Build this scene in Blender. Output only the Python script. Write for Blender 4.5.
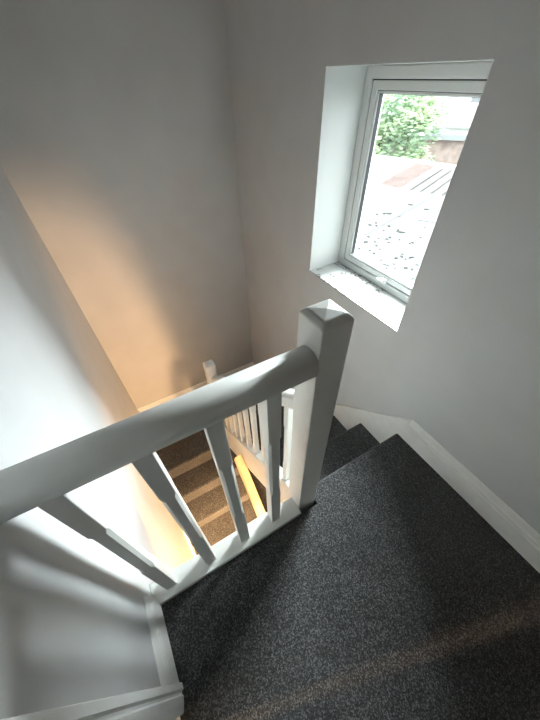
import bpy, bmesh, math, random
from mathutils import Vector, Matrix
random.seed(7)
sc = bpy.context.scene
for o in list(bpy.data.objects): bpy.data.objects.remove(o)
COL = sc.collection
R = math.radians

# ------------------------------------------------------------------ camera
cam_d = bpy.data.cameras.new('camera'); cam = bpy.data.objects.new('camera', cam_d); COL.objects.link(cam)
cam.location = (-0.3273, -0.3663, 1.4264)
cam.matrix_world = Matrix.Translation(cam.location) @ (Matrix.Rotation(R(-28.739), 4, 'Z') @ Matrix.Rotation(R(45.657), 4, 'X') @ Matrix.Rotation(R(-1.622), 4, 'Z'))
cam_d.sensor_fit = 'HORIZONTAL'; cam_d.sensor_width = 36; cam_d.lens = 36 * 294.97 / 540
cam_d.clip_start = 0.01; cam_d.clip_end = 200
sc.camera = cam

# ------------------------------------------------------------------ world, lights, exposure
w = bpy.data.worlds.new('overcast'); sc.world = w; w.use_nodes = True
bg = w.node_tree.nodes['Background']; bg.inputs[0].default_value = (0.95, 0.98, 1.0, 1); bg.inputs[1].default_value = 7.0
def light(name, kind, loc, energy, color, **k):
    d = bpy.data.lights.new(name, kind); d.energy = energy; d.color = color
    for a, b in k.items(): setattr(d, a, b)
    o = bpy.data.objects.new(name, d); COL.objects.link(o); o.location = loc; return o
portal = light('window_daylight', 'AREA', (1.02, 0.62, 1.0), 1, (1, 1, 1), shape='RECTANGLE', size=0.95, size_y=0.75)
portal.data.cycles.is_portal = True
portal.rotation_euler = (0, R(90), 0)      # faces -x, into the stairwell
day_panel = light('added_daylight_panel', 'AREA', (2.9, 1.85, 3.10), 3350, (0.92, 0.97, 1.0), shape='RECTANGLE', size=2.8, size_y=3.4)  # added panel outside the window, boosts the sky's light indoors
day_panel.rotation_euler = Vector((-1.0, -0.55, -0.12)).to_track_quat('-Z', 'Y').to_euler()
# warm ceiling lamp of the hall below (under the landing) and of the room behind the door
light('hall_lamp', 'POINT', (0.19, -1.0, -1.08), 270, (1.0, 0.58, 0.27), shadow_soft_size=0.12)
spot = light('tread_fill_spot', 'SPOT', (-0.22, -0.65, -0.46), 750, (1.0, 0.58, 0.26), shadow_soft_size=0.04, spot_size=R(46), spot_blend=1.0)  # added fill with no fitting of its own, brightens the lower treads
spot.rotation_euler = Vector((-0.03, 1.0, -1.08)).to_track_quat('-Z', 'Y').to_euler()
light('bedroom_lamp', 'POINT', (-2.0, 0.03, 2.1), 190, (1.0, 0.66, 0.38), shadow_soft_size=0.03)
sc.view_settings.view_transform = 'Standard'; sc.view_settings.look = 'None'
sc.view_settings.gamma = 1; sc.view_settings.use_curve_mapping = False
sc.view_settings.exposure = 0.15

# ------------------------------------------------------------------ materials
def mat(name, col, rough=0.6, noise=None, bump=None, spec=0.5, sheen=0, coat=0):
    m = bpy.data.materials.new(name); m.use_nodes = True; n = m.node_tree.nodes; l = m.node_tree.links
    b = n['Principled BSDF']; b.inputs['Base Color'].default_value = (*col, 1); b.inputs['Roughness'].default_value = rough
    b.inputs['Specular IOR Level'].default_value = spec
    b.inputs['Sheen Weight'].default_value = sheen
    b.inputs['Coat Weight'].default_value = coat
    tc = n.new('ShaderNodeTexCoord')
    if noise:
        sc_, amt, det = noise
        t = n.new('ShaderNodeTexNoise'); t.inputs['Scale'].default_value = sc_; t.inputs['Detail'].default_value = det
        l.new(tc.outputs['Object'], t.inputs['Vector'])
        r = n.new('ShaderNodeValToRGB'); l.new(t.outputs['Fac'], r.inputs[0])
        r.color_ramp.elements[0].position = 0.3; r.color_ramp.elements[1].position = 0.7
        r.color_ramp.elements[0].color = (*[c * (1 - amt) for c in col], 1)
        r.color_ramp.elements[1].color = (*[min(1, c * (1 + amt)) for c in col], 1)
        l.new(r.outputs[0], b.inputs['Base Color'])
    if bump:
        bs, strength, dist = bump
        t2 = n.new('ShaderNodeTexNoise'); t2.inputs['Scale'].default_value = bs; t2.inputs['Detail'].default_value = 3
        l.new(tc.outputs['Object'], t2.inputs['Vector'])
        bp = n.new('ShaderNodeBump'); bp.inputs['Strength'].default_value = strength; bp.inputs['Distance'].default_value = dist
        l.new(t2.outputs['Fac'], bp.inputs['Height']); l.new(bp.outputs[0], b.inputs['Normal'])
    return m
M = {}
M['wall'] = mat('grey_wall_paint', (0.565, 0.572, 0.582), 0.55, noise=(5, 0.03, 2), bump=(110, 0.35, 0.002))
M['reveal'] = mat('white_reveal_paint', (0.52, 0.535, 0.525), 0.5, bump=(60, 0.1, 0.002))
M['ceiling'] = mat('ceiling_paint', (0.8, 0.8, 0.78), 0.8)
M['wood'] = mat('white_satin_paint', (0.74, 0.74, 0.71), 0.42, noise=(14, 0.025, 3), bump=(35, 0.12, 0.001))
M['trim'] = mat('white_trim_paint', (0.90, 0.90, 0.89), 0.35, noise=(20, 0.03, 3), bump=(50, 0.12, 0.001))
M['upvc'] = mat('white_upvc', (0.60, 0.61, 0.60), 0.28)
M['gasket'] = mat('black_rubber_gasket', (0.02, 0.022, 0.025), 0.6)
M['pine'] = mat('bare_pine', (0.60, 0.50, 0.31), 0.5, noise=(9, 0.15, 5))
M['door'] = mat('door_paint', (0.7, 0.7, 0.68), 0.4)
M['metal'] = mat('brushed_metal', (0.6, 0.6, 0.6), 0.3)

def carpet_mat():
    m = mat('charcoal_carpet', (0.05, 0.05, 0.053), 0.95, spec=0.15, sheen=0.25)
    n = m.node_tree.nodes; l = m.node_tree.links; b = n['Principled BSDF']; tc = n.new('ShaderNodeTexCoord')
    b.inputs['Sheen Roughness'].default_value = 0.5
    t = n.new('ShaderNodeTexVoronoi'); t.inputs['Scale'].default_value = 300; t.inputs['Randomness'].default_value = 1
    l.new(tc.outputs['Object'], t.inputs['Vector'])
    r = n.new('ShaderNodeValToRGB'); l.new(t.outputs['Color'], r.inputs[0])
    e = r.color_ramp.elements; e[0].position = 0.25; e[0].color = (0.022, 0.022, 0.023, 1); e[1].position = 0.85; e[1].color = (0.135, 0.135, 0.137, 1)
    q = r.color_ramp.elements.new(0.6); q.color = (0.05, 0.05, 0.051, 1)
    t3 = n.new('ShaderNodeTexNoise'); t3.inputs['Scale'].default_value = 6; t3.inputs['Detail'].default_value = 3
    l.new(tc.outputs['Object'], t3.inputs['Vector'])
    mr = n.new('ShaderNodeMapRange'); mr.inputs[1].default_value = 0.3; mr.inputs[2].default_value = 0.7; mr.inputs[3].default_value = 0.85; mr.inputs[4].default_value = 1.15
    l.new(t3.outputs['Fac'], mr.inputs[0])
    mx = n.new('ShaderNodeMix'); mx.data_type = 'RGBA'; mx.blend_type = 'MULTIPLY'; mx.inputs[0].default_value = 1
    l.new(r.outputs[0], mx.inputs[6]); l.new(mr.outputs[0], mx.inputs[7]); l.new(mx.outputs[2], b.inputs['Base Color'])
    bp = n.new('ShaderNodeBump'); bp.inputs['Strength'].default_value = 0.25; bp.inputs['Distance'].default_value = 0.003
    l.new(t.outputs['Distance'], bp.inputs['Height']); l.new(bp.outputs[0], b.inputs['Normal'])
    return m
M['carpet'] = carpet_mat()

def sill_mat():
    m = mat('scuffed_sill_paint', (0.78, 0.79, 0.77), 0.4)
    n = m.node_tree.nodes; l = m.node_tree.links; b = n['Principled BSDF']; tc = n.new('ShaderNodeTexCoord')
    t = n.new('ShaderNodeTexNoise'); t.inputs['Scale'].default_value = 45; t.inputs['Detail'].default_value = 6; t.inputs['Distortion'].default_value = 1.2
    l.new(tc.outputs['Object'], t.inputs['Vector'])
    r = n.new('ShaderNodeValToRGB'); l.new(t.outputs['Fac'], r.inputs[0])
    e = r.color_ramp.elements; e[0].position = 0.53; e[0].color = (0, 0, 0, 1); e[1].position = 0.57; e[1].color = (1, 1, 1, 1)
    t2 = n.new('ShaderNodeTexNoise'); t2.inputs['Scale'].default_value = 7; l.new(tc.outputs['Object'], t2.inputs['Vector'])
    r2 = n.new('ShaderNodeValToRGB'); l.new(t2.outputs['Fac'], r2.inputs[0])
    e = r2.color_ramp.elements; e[0].position = 0.47; e[0].color = (0, 0, 0, 1); e[1].position = 0.53; e[1].color = (0.95, 0.95, 0.95, 1)
    mm = n.new('ShaderNodeMath'); mm.operation = 'MULTIPLY'; l.new(r.outputs[0], mm.inputs[0]); l.new(r2.outputs[0], mm.inputs[1])
    mx = n.new('ShaderNodeMix'); mx.data_type = 'RGBA'; l.new(mm.outputs[0], mx.inputs[0])
    mx.inputs[6].default_value = (0.42, 0.425, 0.415, 1); mx.inputs[7].default_value = (0.07, 0.065, 0.06, 1)
    l.new(mx.outputs[2], b.inputs['Base Color'])
    return m
M['sill'] = sill_mat()

def glass_mat():
    m = bpy.data.materials.new('window_glass'); m.use_nodes = True; n = m.node_tree.nodes; l = m.node_tree.links
    n.remove(n['Principled BSDF']); out = n['Material Output']
    t = n.new('ShaderNodeBsdfTransparent'); t.inputs[0].default_value = (0.94, 0.97, 0.96, 1)
    g = n.new('ShaderNodeBsdfGlossy'); g.inputs['Roughness'].default_value = 0.02
    f0 = n.new('ShaderNodeLayerWeight'); f0.inputs[0].default_value = 0.5
    f1 = n.new('ShaderNodeMath'); f1.operation = 'POWER'; f1.inputs[1].default_value = 4.0; l.new(f0.outputs['Facing'], f1.inputs[0])
    f = n.new('ShaderNodeMath'); f.operation = 'MULTIPLY_ADD'; f.inputs[1].default_value = 0.6; f.inputs[2].default_value = 0.03; l.new(f1.outputs[0], f.inputs[0])
    mx = n.new('ShaderNodeMixShader'); l.new(f.outputs[0], mx.inputs[0]); l.new(t.outputs[0], mx.inputs[1]); l.new(g.outputs[0], mx.inputs[2])
    l.new(mx.outputs[0], out.inputs[0]); return m
M['glass'] = glass_mat()
M['felt'] = mat('pale_roof_felt', (0.162, 0.165, 0.167), 0.9, noise=(3, 0.08, 4))
M['seam'] = mat('felt_seam', (0.104, 0.114, 0.118), 0.9)
M['leaf_litter'] = mat('grey_leaf', (0.030, 0.034, 0.033), 0.9)
M['sheet'] = mat('corrugated_sheet', (0.22, 0.205, 0.195), 0.7, noise=(4, 0.2, 3))
M['rust'] = mat('rust_red_sheet', (0.15, 0.108, 0.10), 0.8, noise=(5, 0.2, 3))
M['sheet_line'] = mat('dark_batten', (0.10, 0.10, 0.10), 0.8)  # dark grey of the battens on the sheet roof
M['brick'] = mat('old_brick', (0.361, 0.285, 0.257), 0.9, noise=(3, 0.3, 5))
M['render'] = mat('pale_render', (0.532, 0.532, 0.522), 0.9, noise=(1, 0.1, 3))
M['slate'] = mat('slate', (0.28, 0.3, 0.31), 0.8)
M['pane'] = mat('far_window_pane', (0.16, 0.17, 0.18), 0.3)
M['bark'] = mat('bark', (0.04, 0.035, 0.03), 0.9)
M['ground'] = mat('yard_ground', (0.06, 0.065, 0.055), 0.95, noise=(0.7, 0.3, 4))
def leaf_mat():
    m = mat('tree_leaf', (0.04, 0.09, 0.03), 0.6)
    n = m.node_tree.nodes; l = m.node_tree.links; b = n['Principled BSDF']
    tc = n.new('ShaderNodeTexCoord'); t = n.new('ShaderNodeTexNoise'); t.inputs['Scale'].default_value = 1.3; t.inputs['Detail'].default_value = 5
    l.new(tc.outputs['Object'], t.inputs['Vector']); r = n.new('ShaderNodeValToRGB'); l.new(t.outputs['Fac'], r.inputs[0])
    e = r.color_ramp.elements; e[0].position = 0.35; e[0].color = (0.30, 0.42, 0.31, 1); e[1].position = 0.65; e[1].color = (0.56, 0.68, 0.42, 1)
    l.new(r.outputs[0], b.inputs['Base Color']); return m
M['leaf'] = leaf_mat()

# ------------------------------------------------------------------ helpers
def link(name, bm, m, parent=None, smooth=False):
    bmesh.ops.recalc_face_normals(bm, faces=bm.faces[:])
    me = bpy.data.meshes.new(name); bm.to_mesh(me); bm.free()
    if smooth:
        for p in me.polygons: p.use_smooth = True
    for x in (m if isinstance(m, (list, tuple)) else [m]): me.materials.append(x)
    o = bpy.data.objects.new(name, me); COL.objects.link(o)
    if parent: o.parent = parent
    return o
def bevel(bm, r, seg=2, edges=None):
    bmesh.ops.bevel(bm, geom=edges or bm.edges[:], offset=r, segments=seg, profile=0.5, affect='EDGES', clamp_overlap=True)
def add_prism(bm, pts, axis, a, b):
    """extrude a 2-D polygon along an axis from a to b"""
    def v(p, t):
        if axis == 'x': return (t, p[0], p[1])
        if axis == 'y': return (p[0], t, p[1])
        return (p[0], p[1], t)
    A = [bm.verts.new(v(p, a)) for p in pts]; B = [bm.verts.new(v(p, b)) for p in pts]
    fs = [bm.faces.new(A), bm.faces.new(B[::-1])]
    n = len(pts)
    for i in range(n): fs.append(bm.faces.new((A[i], B[i], B[(i + 1) % n], A[(i + 1) % n])))
    return fs
def add_box(bm, x0, x1, y0, y1, z0, z1, r=0, seg=2):
    t = bmesh.new(); add_prism(t, [(x0, y0), (x1, y0), (x1, y1), (x0, y1)], 'z', z0, z1)
    if r: bmesh.ops.recalc_face_normals(t, faces=t.faces[:]); bevel(t, r, seg)
    merge(bm, t)
def merge(bm, t):
    me = bpy.data.meshes.new('tmp'); t.to_mesh(me); t.free(); bm.from_mesh(me); bpy.data.meshes.remove(me)
def box(name, x0, x1, y0, y1, z0, z1, m, parent=None, r=0, seg=2):
    bm = bmesh.new(); add_box(bm, x0, x1, y0, y1, z0, z1, r, seg); return link(name, bm, m, parent)
def prism(name, pts, axis, a, b, m, parent=None, r=0, seg=2, smooth=False):
    bm = bmesh.new(); add_prism(bm, pts, axis, a, b)
    if r: bmesh.ops.recalc_face_normals(bm, faces=bm.faces[:]); bevel(bm, r, seg)
    return link(name, bm, m, parent, smooth)
def struct(o): o['kind'] = 'structure'; return o
def tag(o, label, cat, group=None, kind=None):
    o['label'] = label; o['category'] = cat
    if group: o['group'] = group
    if kind: o['kind'] = kind
    return o
def empty(name, loc, label, cat, group=None):
    o = bpy.data.objects.new(name, None); COL.objects.link(o); o.location = loc; o.empty_display_size = 0.1
    return tag(o, label, cat, group)
def adopt(root):   # parts are modelled in world space: keep them there
    for c in root.children: c.matrix_parent_inverse = Matrix.Translation(-Vector(root.location))

# ------------------------------------------------------------------ dimensions
XL, XR, YB, YF = -0.654, 0.704, 1.934, -2.0
N = 0.09                                   # newel post side
RISE, GO = 0.20, 0.232; NY = 0.064         # landing nosing
WY0, WY1, WZ0, WZ1 = 0.28, 0.975, 0.545, 1.437
ZF, ZC = -2.6, 2.4; D = 0.219
def zn(y): return -(y - NY) * RISE / GO    # nosing line of the upper flight

# ------------------------------------------------------------------ room shell
def wall_hole(name, axis, c0, c1, a0, a1, z0, z1, h, mats):
    """slab with a rectangular hole; axis = normal axis; h = (ha0, ha1, hz0, hz1)"""
    bm = bmesh.new(); As = [a0, h[0], h[1], a1]; Zs = [z0, h[2], h[3], z1]
    As = sorted(set(As)); Zs = sorted(set(Zs))
    def V(c, a, z): return (c, a, z) if axis == 'x' else (a, c, z)
    g = {}
    for c in (c0, c1):
        for a in As:
            for z in Zs: g[c, a, z] = bm.verts.new(V(c, a, z))
    for i in range(len(As) - 1):
        for j in range(len(Zs) - 1):
            if As[i] >= h[0] and As[i + 1] <= h[1] and Zs[j] >= h[2] and Zs[j + 1] <= h[3]: continue
            for c in (c0, c1):
                bm.faces.new((g[c, As[i], Zs[j]], g[c, As[i + 1], Zs[j]], g[c, As[i + 1], Zs[j + 1]], g[c, As[i], Zs[j + 1]]))
    def strip(pts, mi):
        for (a, z), (b, y) in zip(pts, pts[1:]):
            f = bm.faces.new((g[c0, a, z], g[c1, a, z], g[c1, b, y], g[c0, b, y])); f.material_index = mi
    strip([(h[0], h[2]), (h[0], h[3]), (h[1], h[3]), (h[1], h[2])], 1)
    if h[2] > z0: strip([(h[1], h[2]), (h[0], h[2])], 1)
    def edge(k, fixed, vals, hor):
        for p, q in zip(vals, vals[1:]):
            P, Q = ((p, fixed), (q, fixed)) if hor else ((fixed, p), (fixed, q))
            if hor and h[2] == fixed and p >= h[0] and q <= h[1]: continue
            bm.faces.new((g[c0, P[0], P[1]], g[c1, P[0], P[1]], g[c1, Q[0], Q[1]], g[c0, Q[0], Q[1]]))
    edge(0, z0, As, True); edge(0, z1, As, True); edge(0, a0, Zs, False); edge(0, a1, Zs, False)
    return struct(link(name, bm, mats))
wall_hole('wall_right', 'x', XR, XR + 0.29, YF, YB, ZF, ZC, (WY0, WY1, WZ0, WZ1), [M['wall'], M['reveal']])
DY0, DY1, DH = -1.10, -0.315, 2.02
wall_hole('wall_left', 'x', XL - 0.14, XL, YF, YB, ZF, ZC, (DY0, DY1, 0.0, DH), [M['wall'], M['trim']])
struct(box('wall_back', XL - 0.14, XR + 0.29, YB, YB + 0.2, ZF, ZC, M['wall']))
struct(box('wall_front', XL - 0.14, XR + 0.29, YF - 0.15, YF, ZF, ZC, M['wall']))
struct(box('ceiling', XL - 0.14, XR + 0.29, YF - 0.15, YB + 0.2, ZC, ZC + 0.1, M['ceiling']))
struct(box('floor', XL, XR, YF, YB, ZF - 0.1, ZF, M['carpet']))
# room behind the door in the left wall (holds the warm lamp that throws the streak)
bm = bmesh.new()
x0, x1, y0, y1 = -3.0, XL - 0.14, -1.6, 0.6
add_box(bm, x0 - .1, x0, y0, y1, 0, ZC); add_box(bm, x0, x1, y0 - .1, y0, 0, ZC); add_box(bm, x0, x1, y1, y1 + .1, 0, ZC)
struct(link('wall_side', bm, M['wall']))
struct(box('floor', x0, x1, y0, y1, -0.1, 0.0, M['carpet']))
struct(box('ceiling', x0, x1, y0, y1, ZC, ZC + 0.1, M['ceiling']))

# ------------------------------------------------------------------ landing: carpeted floor slab with rounded stair nosing
def nosing_profile(yb, yn, z, t=0.034, r=0.015):
    """tread section (y, z): back at yb, nosing at yn (either direction)"""
    s = 1 if yn > yb else -1
    pts = [(yb, z - t), (yb, z)]
    for k in range(5):
        a = math.pi / 2 * (1 - k / 4); pts.append((yn - s * r + s * r * math.cos(a), z - r + r * math.sin(a)))
    for k in range(5):
        a = -math.pi / 2 * k / 4; pts.append((yn - s * r + s * r * math.cos(a), z - t + r + r * math.sin(a)))
    return pts
bm = bmesh.new()
add_prism(bm, [(XL, YF), (XR, YF), (XR, -0.02), (XL, -0.02)], 'z', -0.30, 0.0)
add_prism(bm, nosing_profile(-0.02, NY, 0), 'x', N + 0.001, XR - 0.018)
add_prism(bm, [(-0.02, -0.30), (-0.02, -0.034), (NY - 0.022, -0.034), (NY - 0.022, -0.30)], 'x', N + 0.001, XR - 0.018)
struct(link('floor', bm, M['carpet']))
# fascia and cap along the stairwell edge of the landing
# ------------------------------------------------------------------ skirtings
def skirting_profile(h=0.153, t=0.02):
    return [(0, 0), (t, 0), (t, h - 0.052), (t - 0.005, h - 0.049), (t - 0.005, h - 0.044), (t - 0.001, h - 0.040), (t - 0.002, h - 0.032), (t - 0.008, h - 0.026),
            (t - 0.011, h - 0.014), (t - 0.012, h - 0.008), (t - 0.016, h), (0, h)]
def skirt(name, p0, p1, nrm, z, **k):
    """p0,p1 2-D ends on the wall line, nrm 2-D into the room"""
    pr = skirting_profile(**k); bm = bmesh.new()
    A = [bm.verts.new((p0[0] + nrm[0] * d, p0[1] + nrm[1] * d, z + h)) for d, h in pr]
    B = [bm.verts.new((p1[0] + nrm[0] * d, p1[1] + nrm[1] * d, z + h)) for d, h in pr]
    bm.faces.new(A); bm.faces.new(B[::-1])
    for i in range(len(pr)): bm.faces.new((A[i], B[i], B[(i + 1) % len(pr)], A[(i + 1) % len(pr)]))
    return struct(link(name, bm, M['trim']))
skirt('baseboard_right', (XR, YF), (XR, 0.03), (-1, 0), 0)
skirt('baseboard_left', (XL, -0.245), (XL, 0.0), (1, 0), 0, h=0.14)
skirt('baseboard_back', (XL, YB), (XR, YB), (0, -1), -1.2)
HB = NY + GO * 5 - 0.022
skirt('baseboard_left', (XL, 1.2), (XL, YB - 0.02), (1, 0), -1.2)
# ------------------------------------------------------------------ wall strings (kept with the setting: fixed trim)
def sloped(name, x0, x1, ya, yb, zf, up, dn, m, parent=None, r=0.002):
    pts = [(ya, zf(ya) - dn), (yb, zf(yb) - dn), (yb, zf(yb) + up), (ya, zf(ya) + up)]
    return prism(name, pts, 'x', x0, x1, m, parent, r, 1)

# ------------------------------------------------------------------ door, architrave
dr = struct(box('door_1', XL - 0.12, XL - 0.08, DY0 + 0.03, -0.352, 0.006, DH - 0.03, M['door'], r=0.003))
bm = bmesh.new()
for s in (1,): add_box(bm, XL - 0.08, XL - 0.045, -0.49, -0.475, 0.98, 0.995, 0.004); add_box(bm, XL - 0.055, XL - 0.042, -0.6, -0.475, 0.98, 0.996, 0.005)
link('door_handle', bm, M['metal'], dr)
def arch_profile(w=0.07, t=0.028):
    return [(0, 0), (0, t * .75), (0.004, t), (0.020, t), (0.024, t * .78), (0.029, t * .72), (0.034, t * .86), (0.052, t * .68), (w - 0.004, t * .5), (w, t * .4), (w, 0)]
bm = bmesh.new()
pa = arch_profile()
add_prism(bm, [(XL + t, -0.245 - a) for a, t in pa], 'z', 0, DH + 0.0)
add_prism(bm, [(XL + t, DY0 - 0.07 + a) for a, t in pa], 'z', 0, DH + 0.0)
t = bmesh.new()
A = [t.verts.new((XL + q, DY0 - 0.07, DH + 0.07 - a)) for a, q in pa]; B = [t.verts.new((XL + q, -0.245, DH + 0.07 - a)) for a, q in pa]
t.faces.new(A); t.faces.new(B[::-1])
for i in range(len(pa)): t.faces.new((A[i], B[i], B[(i + 1) % len(pa)], A[(i + 1) % len(pa)]))
merge(bm, t)
struct(link('trim_1', bm, M['trim']))

# ------------------------------------------------------------------ window
XF = XR + D
def ring(bm, x0, x1, y0, y1, z0, z1, w, r=0.003):
    """picture-frame of four mitre-less bars"""
    add_box(bm, x0, x1, y0, y0 + w, z0, z1, r); add_box(bm, x0, x1, y1 - w, y1, z0, z1, r)
    add_box(bm, x0, x1, y0 + w - r, y1 - w + r, z0, z0 + w, r); add_box(bm, x0, x1, y0 + w - r, y1 - w + r, z1 - w, z1, r)
wr = struct(bpy.data.objects.new('window_1', None)); COL.objects.link(wr); wr.location = (XF, (WY0 + WY1) / 2, WZ0)
bm = bmesh.new()
ring(bm, XF, XF + 0.06, WY0, WY1, WZ0, WZ1, 0.042, 0.006)
ring(bm, XF + 0.022, XF + 0.06, WY0 + 0.038, WY1 - 0.038, WZ0 + 0.038, WZ1 - 0.038, 0.012, 0.002)
link('window_frame', bm, M['upvc'], wr)
bm = bmesh.new()
sy0, sy1, sz0, sz1 = WY0 + 0.046, WY1 - 0.046, WZ0 + 0.045, WZ1 - 0.044
ring(bm, XF + 0.003, XF + 0.048, sy0 + 0.002, sy1 - 0.002, sz0 + 0.002, sz1 - 0.002, 0.030, 0.004)
ring(bm, XF + 0.008, XF + 0.045, sy0 + 0.034, sy1 - 0.034, sz0 + 0.034, sz1 - 0.034, 0.009, 0.003)
sash = link('sash', bm, M['upvc'], wr)
bm = bmesh.new()
ring(bm, XF + 0.013, XF + 0.036, sy0 + 0.038, sy1 - 0.038, sz0 + 0.038, sz1 - 0.038, 0.0065, 0.001)
ring(bm, XF + 0.012, XF + 0.030, sy0 + 0.030, sy1 - 0.030, sz0 + 0.030, sz1 - 0.030, 0.006, 0.001)
link('gasket', bm, M['gasket'], sash)
bm = bmesh.new()
ring(bm, XF + 0.009, XF + 0.03, sy0 - 0.005, sy1 + 0.005, sz0 - 0.004, sz1 + 0.004, 0.0085, 0.001)
link('gasket', bm, M['gasket'], wr)
box('pane', XF + 0.028, XF + 0.032, sy0 + 0.043, sy1 - 0.043, sz0 + 0.043, sz1 - 0.043, M['glass'], sash)
bm = bmesh.new()
add_box(bm, XF - 0.020, XF + 0.004, 0.575, 0.612, 0.585, 0.612, 0.006, 3); add_box(bm, XF - 0.028, XF - 0.012, 0.582, 0.628, 0.590, 0.606, 0.005, 3)
link('handle', bm, M['upvc'], sash)
box('window_sill', XR - 0.001, XF + 0.005, WY0 + 0.0005, WY1 - 0.0005, WZ0 - 0.001, WZ0 + 0.006, M['sill'], wr, 0.002)
bpy.context.view_layer.update(); adopt(wr)

# ------------------------------------------------------------------ upper flight
flight = empty('staircase', (0.38, 0.06, -1.2), 'charcoal carpeted flight of steps going down beside the window wall', 'stairs')
X0S, X1S = 0.066, XR - 0.019
for k in range(1, 6):
    yb = NY + GO * (k - 1) - 0.022; yn = NY + GO * k; z = -RISE * k
    bm = bmesh.new()
    x0 = N + 0.001 if k == 1 else X0S
    add_prism(bm, nosing_profile(yb, yn, z), 'x', x0, X1S)
    add_prism(bm, [(yb, z - RISE), (yb, z - 0.033), (yn - 0.022, z - 0.033), (yn - 0.022, z - RISE)], 'x', x0, X1S)
    link('step', bm, M['carpet'], flight)
# inner string with its cap, wall string, plaster soffit
YE = 1.222
sloped('string', 0.026, 0.064, 0.0905, YE, zn, 0.03, 0.33, M['wood'], flight)
sloped('string_cap', 0.014, 0.074, 0.0905, YE, zn, 0.045, -0.03, M['wood'], flight, 0.004)
pts = [(0.03, -0.30), (0.03, 0.153), (0.05, 0.135), (1.24, zn(1.24) + 0.125), (1.24, -1.4)]
prism('wall_string', pts, 'x', X1S, XR - 0.001, M['trim'], flight, 0.003, 2)
sloped('soffit', 0.066, X1S, 0.09, 1.20, zn, -0.30, 0.33, M['ceiling'], flight, 0)
bpy.context.view_layer.update(); adopt(flight)

# half landing
bm = bmesh.new()
add_prism(bm, [(XL, 1.245), (0.0, 1.245), (0.0, 1.235), (XR, 1.235), (XR, YB), (XL, YB)], 'z', -1.40, -1.2)
add_prism(bm, nosing_profile(1.245, 1.2, -1.2), 'x', XL + 0.02, 0.060)
add_prism(bm, [(1.245, -1.4), (1.245, -1.234), (1.222, -1.234), (1.222, -1.4)], 'x', XL + 0.02, 0.060)
struct(link('floor', bm, M['carpet']))

# ------------------------------------------------------------------ lower flight
low = empty('staircase', (-0.33, 0.2, ZF), 'lower carpeted flight of steps under warm light below the banister', 'stairs')
GL = 0.20
for k in range(1, 7):
    yb = 1.2 - GL * (k - 1) + 0.022; yn = 1.2 - GL * k; z = -1.2 - RISE * k
    bm = bmesh.new()
    add_prism(bm, nosing_profile(yb, yn, z), 'x', XL + 0.02, 0.060)
    add_prism(bm, [(yb, z - RISE), (yb, z - 0.033), (yn + 0.022, z - 0.033), (yn + 0.022, z - RISE)], 'x', XL + 0.02, 0.060)
    link('step', bm, M['carpet'], low)
def zl(y): return -1.2 - (1.2 - y)
sloped('string', 0.060, 0.095, 0.0, 1.0, zl, -0.01, 0.25, M['wood'], low)
sloped('wall_string', XL + 0.001, XL + 0.02, 0.0, 1.21, zl, 0.10, 0.25, M['trim'], low)
bpy.context.view_layer.update(); adopt(low)

# ------------------------------------------------------------------ balustrades
def newel(name, x, y, s, zb, zt, parent, ch=0.012):
    bm = bmesh.new()
    def sq(i, z): return [bm.verts.new(p) for p in ((x + i, y + i, z), (x + s - i, y + i, z), (x + s - i, y + s - i, z), (x + i, y + s - i, z))]
    L = [sq(0, zb), sq(0, zt - ch * 1.3), sq(ch, zt - 0.004)]
    for A, B in zip(L, L[1:]):
        for i in range(4): bm.faces.new((A[i], A[(i + 1) % 4], B[(i + 1) % 4], B[i]))
    bm.faces.new(L[0]); c = bm.verts.new((x + s / 2, y + s / 2, zt))
    for i in range(4): bm.faces.new((L[2][i], L[2][(i + 1) % 4], c))
    bmesh.ops.recalc_face_normals(bm, faces=bm.faces[:])
    ed = [e for e in bm.edges if c not in e.verts and not (abs(e.verts[0].co.z - zb) < 1e-6 and abs(e.verts[1].co.z - zb) < 1e-6)]
    bmesh.ops.bevel(bm, geom=ed, offset=0.004, segments=3, profile=0.5, affect='EDGES')
    return link(name, bm, M['wood'], parent)
def baluster_bm(x, y, w, z0f, z1f, na, nb, ch=0.0085):
    """square spindle with stop-chamfered middle between na and nb; ends may follow a slope"""
    bm = bmesh.new(); h = w / 2
    def ringv(z, c, zf=None):
        c = max(c, 0.0012)
        P = [(-h + c, -h), (h - c, -h), (h, -h + c), (h, h - c), (h - c, h), (-h + c, h), (-h, h - c), (-h, -h + c)]
        return [bm.verts.new((x + a, y + b, (zf(y + b) if zf else z))) for a, b in P]
    L = [ringv(0, 0, z0f), ringv(na, 0), ringv(na + 0.02, ch), ringv(nb - 0.02, ch), ringv(nb, 0), ringv(0, 0, z1f)]
    for A, B in zip(L, L[1:]):
        for i in range(8): bm.faces.new((A[i], A[(i + 1) % 8], B[(i + 1) % 8], B[i]))
    bm.faces.new(L[0][::-1]); bm.faces.new(L[-1])
    return bm
def rail_profile(w=0.078, h=0.066):
    # (across, up): flat underside, slightly waisted sides and a full rounded top
    pts = [(-w * .36, 0), (w * .36, 0), (w * .44, 0.004), (w * .47, 0.014), (w * .5, 0.024)]
    top = []
    for k in range(1, 12):
        a = math.pi * k / 12; top.append((w * .5 * math.cos(a), 0.030 + (h - 0.030) * math.sin(a) ** 0.8))
    pts += [(w * .5, 0.030)] + top + [(-w * .5, 0.030), (-w * .5, 0.024), (-w * .47, 0.014), (-w * .44, 0.004)]
    return pts

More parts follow.
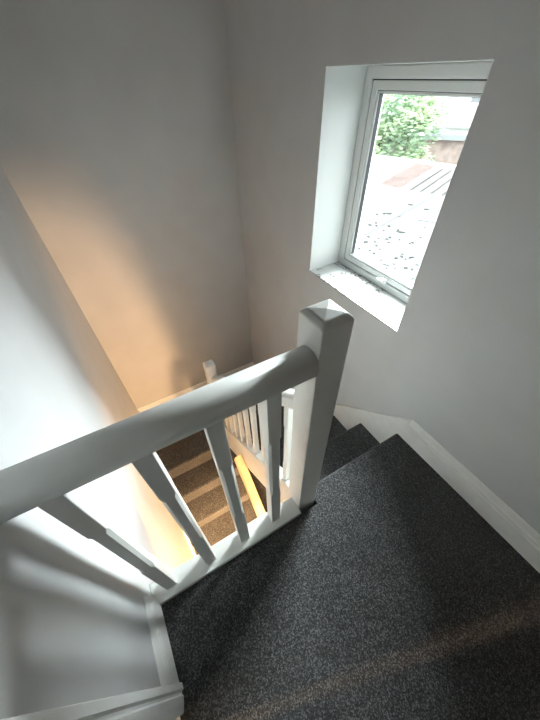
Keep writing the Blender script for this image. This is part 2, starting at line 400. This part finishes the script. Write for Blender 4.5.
upper = empty('banister', (-0.28, 0.045, 0.0), 'white painted landing banister with round rail and square chamfered newel post', 'banister')
newel('newel_post', 0, 0, N, -0.42, 1.052, upper)
CY = 0.033
bm = bmesh.new()
pr = rail_profile()
A = [bm.verts.new((XL, CY + a, 0.897 + z)) for a, z in pr]; B = [bm.verts.new((0.0, CY + a, 0.897 + z)) for a, z in pr]
bm.faces.new(A); bm.faces.new(B[::-1])
for i in range(len(pr)): bm.faces.new((A[i], B[i], B[(i + 1) % len(pr)], A[(i + 1) % len(pr)]))
hr = link('handrail', bm, M['wood'], upper, smooth=True)
hr.data.polygons[0].use_smooth = hr.data.polygons[1].use_smooth = False
for x in (-0.578, -0.416, -0.262, -0.112):
    link('baluster', baluster_bm(x, 0.030, 0.041, lambda y: 0.019, lambda y: 0.898, 0.31, 0.69), M['wood'], upper)
box('base_rail', XL, 0.0, -0.02, 0.062, -0.01, 0.020, M['wood'], upper, 0.004, 3)
box('fascia', XL, 0.0, -0.018, 0.04, -0.36, -0.010, M['wood'], upper, 0.002)
bpy.context.view_layer.update(); adopt(upper)

lower = empty('banister', (0.044, 0.7, -0.9), 'white banister descending the flight beyond the landing newel post', 'banister')
newel('newel_post', -0.006, 1.225, 0.076, -2.0, -0.15, lower, 0.010)
def sloped_rail(name, x, ya, yb, zf, parent, w=0.064, h=0.075, m=None):
    pr = rail_profile(w, h); bm = bmesh.new()
    A = [bm.verts.new((x + a, ya, zf(ya) + z)) for a, z in pr]; B = [bm.verts.new((x + a, yb, zf(yb) + z)) for a, z in pr]
    bm.faces.new(A); bm.faces.new(B[::-1])
    for i in range(len(pr)): bm.faces.new((A[i], B[i], B[(i + 1) % len(pr)], A[(i + 1) % len(pr)]))
    return link(name, bm, m or M['wood'], parent)
sloped_rail('handrail', 0.044, 0.09, 1.224, lambda y: zn(y) + 0.66, lower)
y = 0.172
while y < 1.2:
    link('baluster', baluster_bm(0.044, y, 0.030, lambda q: zn(q) + 0.044, lambda q: zn(q) + 0.662, zn(y) + 0.20, zn(y) + 0.52, 0.006), M['wood'], lower)
    y += 0.1175
bpy.context.view_layer.update(); adopt(lower)

rail = sloped_rail('handrail', -0.012, 0.02, 0.79, lambda y: zl(y) + 0.76, None, 0.076, 0.07, M['pine'])
tag(rail, 'yellow pine handrail sloping down over the lower carpeted flight', 'handrail')

# ------------------------------------------------------------------ outside: flat roof, sheet roof, tree, house
U = Vector((0.95, 0.312, 0)); W = Vector((0.312, -0.95, 0)); O = Vector((5.9, 4.55, 0))
def out(u, w_, z): return O + U * u + W * w_ + Vector((0, 0, z))
def poly_slab(name, pts, t, m, parent=None):
    bm = bmesh.new(); A = [bm.verts.new(p) for p in pts]; B = [bm.verts.new(Vector(p) - Vector((0, 0, t))) for p in pts]
    bm.faces.new(A); bm.faces.new(B[::-1]); n = len(pts)
    for i in range(n): bm.faces.new((A[i], B[i], B[(i + 1) % n], A[(i + 1) % n]))
    return link(name, bm, m, parent)
struct(box('ground', -4, 60, -30, 40, -3.2, -3.0, M['ground']))
ZR = -0.5
froof = poly_slab('flat_roof', [Vector((1.0, -1.5, ZR)), out(-0.0, 6.0, ZR), out(0, -3.2, ZR), Vector((1.0, 7.5, ZR))], 0.25, M['felt'])
tag(froof, 'pale flat felt roof just outside the window, strewn with leaves', 'roof')
def seam(u0, w0, u1, w1, wd):
    a, b = out(u0, w0, ZR + 0.006), out(u1, w1, ZR + 0.006); d = (b - a).normalized(); n = Vector((-d.y, d.x, 0)) * wd
    s = poly_slab('seam', [a - n, b - n, b + n, a + n], 0.006, M['seam'], froof)
# seam endpoints taken in world metres, turned to roof axes
def uw(x, y): v = Vector((x, y, 0)) - O; return v.dot(U), v.dot(W)
a = uw(3.39, 3.08); b = uw(6.05, 3.86); seam(*a, *b, 0.012)
a = uw(4.62, 3.08); b = uw(4.8, 2.75); seam(*a, *b, 0.014)
# fallen leaves
leafm = []
for k in range(3):
    bm = bmesh.new(); n = 7; r = 0.030 + 0.009 * k
    top = [bm.verts.new((r * math.cos(2 * math.pi * i / n) * random.uniform(.7, 1.2), 0.6 * r * math.sin(2 * math.pi * i / n) * random.uniform(.7, 1.2), random.uniform(0.004, 0.014))) for i in range(n)]
    bot = [bm.verts.new(v.co - Vector((0, 0, 0.003))) for v in top]
    bm.faces.new(top); bm.faces.new(bot[::-1])
    for i in range(n): bm.faces.new((top[i], bot[i], bot[(i + 1) % n], top[(i + 1) % n]))
    me = bpy.data.meshes.new('fallen_leaf'); bm.to_mesh(me); bm.free(); me.materials.append(M['leaf_litter']); leafm.append(me)
cnt = 0
while cnt < 260:
    x = random.uniform(1.9, 5.4); y = random.uniform(0.9, 4.2)
    dens = max(0.06, 1.25 - (x - 2.2) * 0.42)
    if random.random() > dens: continue
    o = bpy.data.objects.new('fallen_leaf', random.choice(leafm)); COL.objects.link(o)
    s = 0.6 + 0.16 * (x - 2) + random.uniform(-.15, .25)
    o.location = (x, y, ZR - 0.002); o.rotation_euler = (0, 0, random.uniform(0, 6.28)); o.scale = (s, s, 1)
    tag(o, 'small dark leaf scattered on the pale flat roof outside', 'leaf', 'fallen leaves on the flat roof'); cnt += 1
# sheet roof beyond
sh = empty('shed_roof', out(1.2, 0, -0.9), 'low corrugated sheet roof with rusty red strip beyond the flat roof', 'roof')
UB, WA, WB = 2.3, -1.6, 4.5
def shz(u): return -0.56 + 0.05 * u
slots = [(-1.6, -0.72, 'sheet'), (-0.72, -0.18, 'rust'), (-0.18, 4.5, 'sheet')]
for a_, b_, mm in slots:
    bm = bmesh.new(); n = int((b_ - a_) / 0.075); prev = None
    for i in range(n * 2 + 1):
        ww = a_ + (b_ - a_) * i / (n * 2); dz = 0.012 * (1 if i % 2 else -1)
        ring_ = [bm.verts.new(out(0.05, ww, shz(0) + dz)), bm.verts.new(out(UB, ww, shz(UB) + dz)), bm.verts.new(out(UB, ww, shz(UB) + dz - 0.02)), bm.verts.new(out(0.05, ww, shz(0) + dz - 0.02))]
        if prev:
            for j in range(4): bm.faces.new((prev[j], prev[(j + 1) % 4], ring_[(j + 1) % 4], ring_[j]))
        prev = ring_
    link('roof_sheet', bm, M[mm], sh)
for ww in (0.10, 0.32, 0.55, 0.78, 1.0):
    a_, b_ = out(0.1, ww, shz(0.1) + 0.04), out(2.0, ww, shz(2.0) + 0.04); n_ = W * 0.010
    poly_slab('batten', [a_ - n_, b_ - n_, b_ + n_, a_ + n_], 0.03, M['sheet_line'], sh)
poly_slab('wall', [out(0.06, WA, -0.62), out(UB - 0.05, WA, -0.52), out(UB - 0.05, WB, -0.52), out(0.06, WB, -0.62)], 2.3, M['brick'], sh)
bpy.context.view_layer.update(); adopt(sh)
gw = poly_slab('garden_wall', [out(2.75, -3.5, -0.50), out(3.0, -3.5, -0.50), out(3.0, 6, -0.50), out(2.75, 6, -0.50)], 2.5, M['render'])
tag(gw, 'low pale wall running behind the corrugated sheet roof', 'wall')

def tree(name, c, rad, n, ls, label, seed, zb):
    rnd = random.Random(seed); root = empty(name, (c[0], c[1], zb), label, 'tree')
    bm = bmesh.new()
    blobs = [(Vector(c) + Vector((rnd.uniform(-.6, .6) * rad[0], rnd.uniform(-.6, .6) * rad[1], rnd.uniform(-.65, .65) * rad[2])), rnd.uniform(.35, .6)) for _ in range(16)]
    for _ in range(n):
        b, s = rnd.choice(blobs)
        while True:
            v = Vector((rnd.uniform(-1, 1), rnd.uniform(-1, 1), rnd.uniform(-1, 1)))
            if 0.3 < v.length < 1: break
        p = b + Vector((v.x * rad[0], v.y * rad[1], v.z * rad[2])) * s
        q = Matrix.Rotation(rnd.uniform(0, 6.3), 3, 'Z') @ Matrix.Rotation(rnd.uniform(-1.2, 1.2), 3, 'X')
        l = ls * rnd.uniform(.6, 1.3)
        vs = [bm.verts.new(p + q @ Vector(a)) for a in ((-l, 0, 0), (0, -l * .45, l * .1), (l, 0, 0), (0, l * .45, l * .1))]
        bm.faces.new(vs)
    me = bpy.data.meshes.new('foliage'); bm.to_mesh(me); bm.free(); me.materials.append(M['leaf'])
    f = bpy.data.objects.new('foliage', me); COL.objects.link(f); f.parent = root
    bm = bmesh.new()
    bmesh.ops.create_cone(bm, cap_ends=True, segments=12, radius1=0.2, radius2=0.1, depth=c[2] - zb, matrix=Matrix.Translation((c[0], c[1], (zb + c[2]) / 2)))
    link('trunk', bm, M['bark'], root)
    bpy.context.view_layer.update(); adopt(root)
tree('leafy_tree', (11.0, 10.3, -0.6), (1.7, 2.5, 1.9), 15000, 0.10, 'pale green leafy tree seen through the window left of the house', 3, -3.0)

hs = empty('house', (17.5, 11.0, -3.0), 'pale two tone house seen at the top right of the window', 'house')
HU = Vector((0.78, 0.62, 0)).normalized(); HW = Vector((HU.y, -HU.x, 0)); HO = Vector((16.0, 10.6, 0))
def hp(u, w_, z): return HO + HU * u + HW * w_ + Vector((0, 0, z))
def hbox(name, u0, u1, w0, w1, z0, z1, m, par=hs):
    o = poly_slab(name, [hp(u0, w0, z1), hp(u1, w0, z1), hp(u1, w1, z1), hp(u0, w1, z1)], z1 - z0, m, par); return o
hbox('wall', 0, 5, -1.6, 7, -0.6, 4.5, M['render'])
hbox('extension', -1.2, 0, -1.9, 7, -3.0, -0.95, M['brick'])
hbox('extension_roof', -1.4, 0.1, -2.1, 7, -0.95, -0.75, M['slate'])
for w0 in (0.2, 1.7, 3.4):
    f = hbox('window', -0.06, 0.02, w0, w0 + 0.9, 0.15, 1.3, M['trim'])
    hbox('pane', -0.08, -0.05, w0 + 0.08, w0 + 0.82, 0.25, 1.2, M['pane'], f)
hbox('railing', -1.0, -0.95, -1.6, 6, -0.55, -0.50, M['slate'])
bpy.context.view_layer.update()
for c in hs.children:
    adopt_inv = Matrix.Translation(-Vector(hs.location)); c.matrix_parent_inverse = adopt_inv
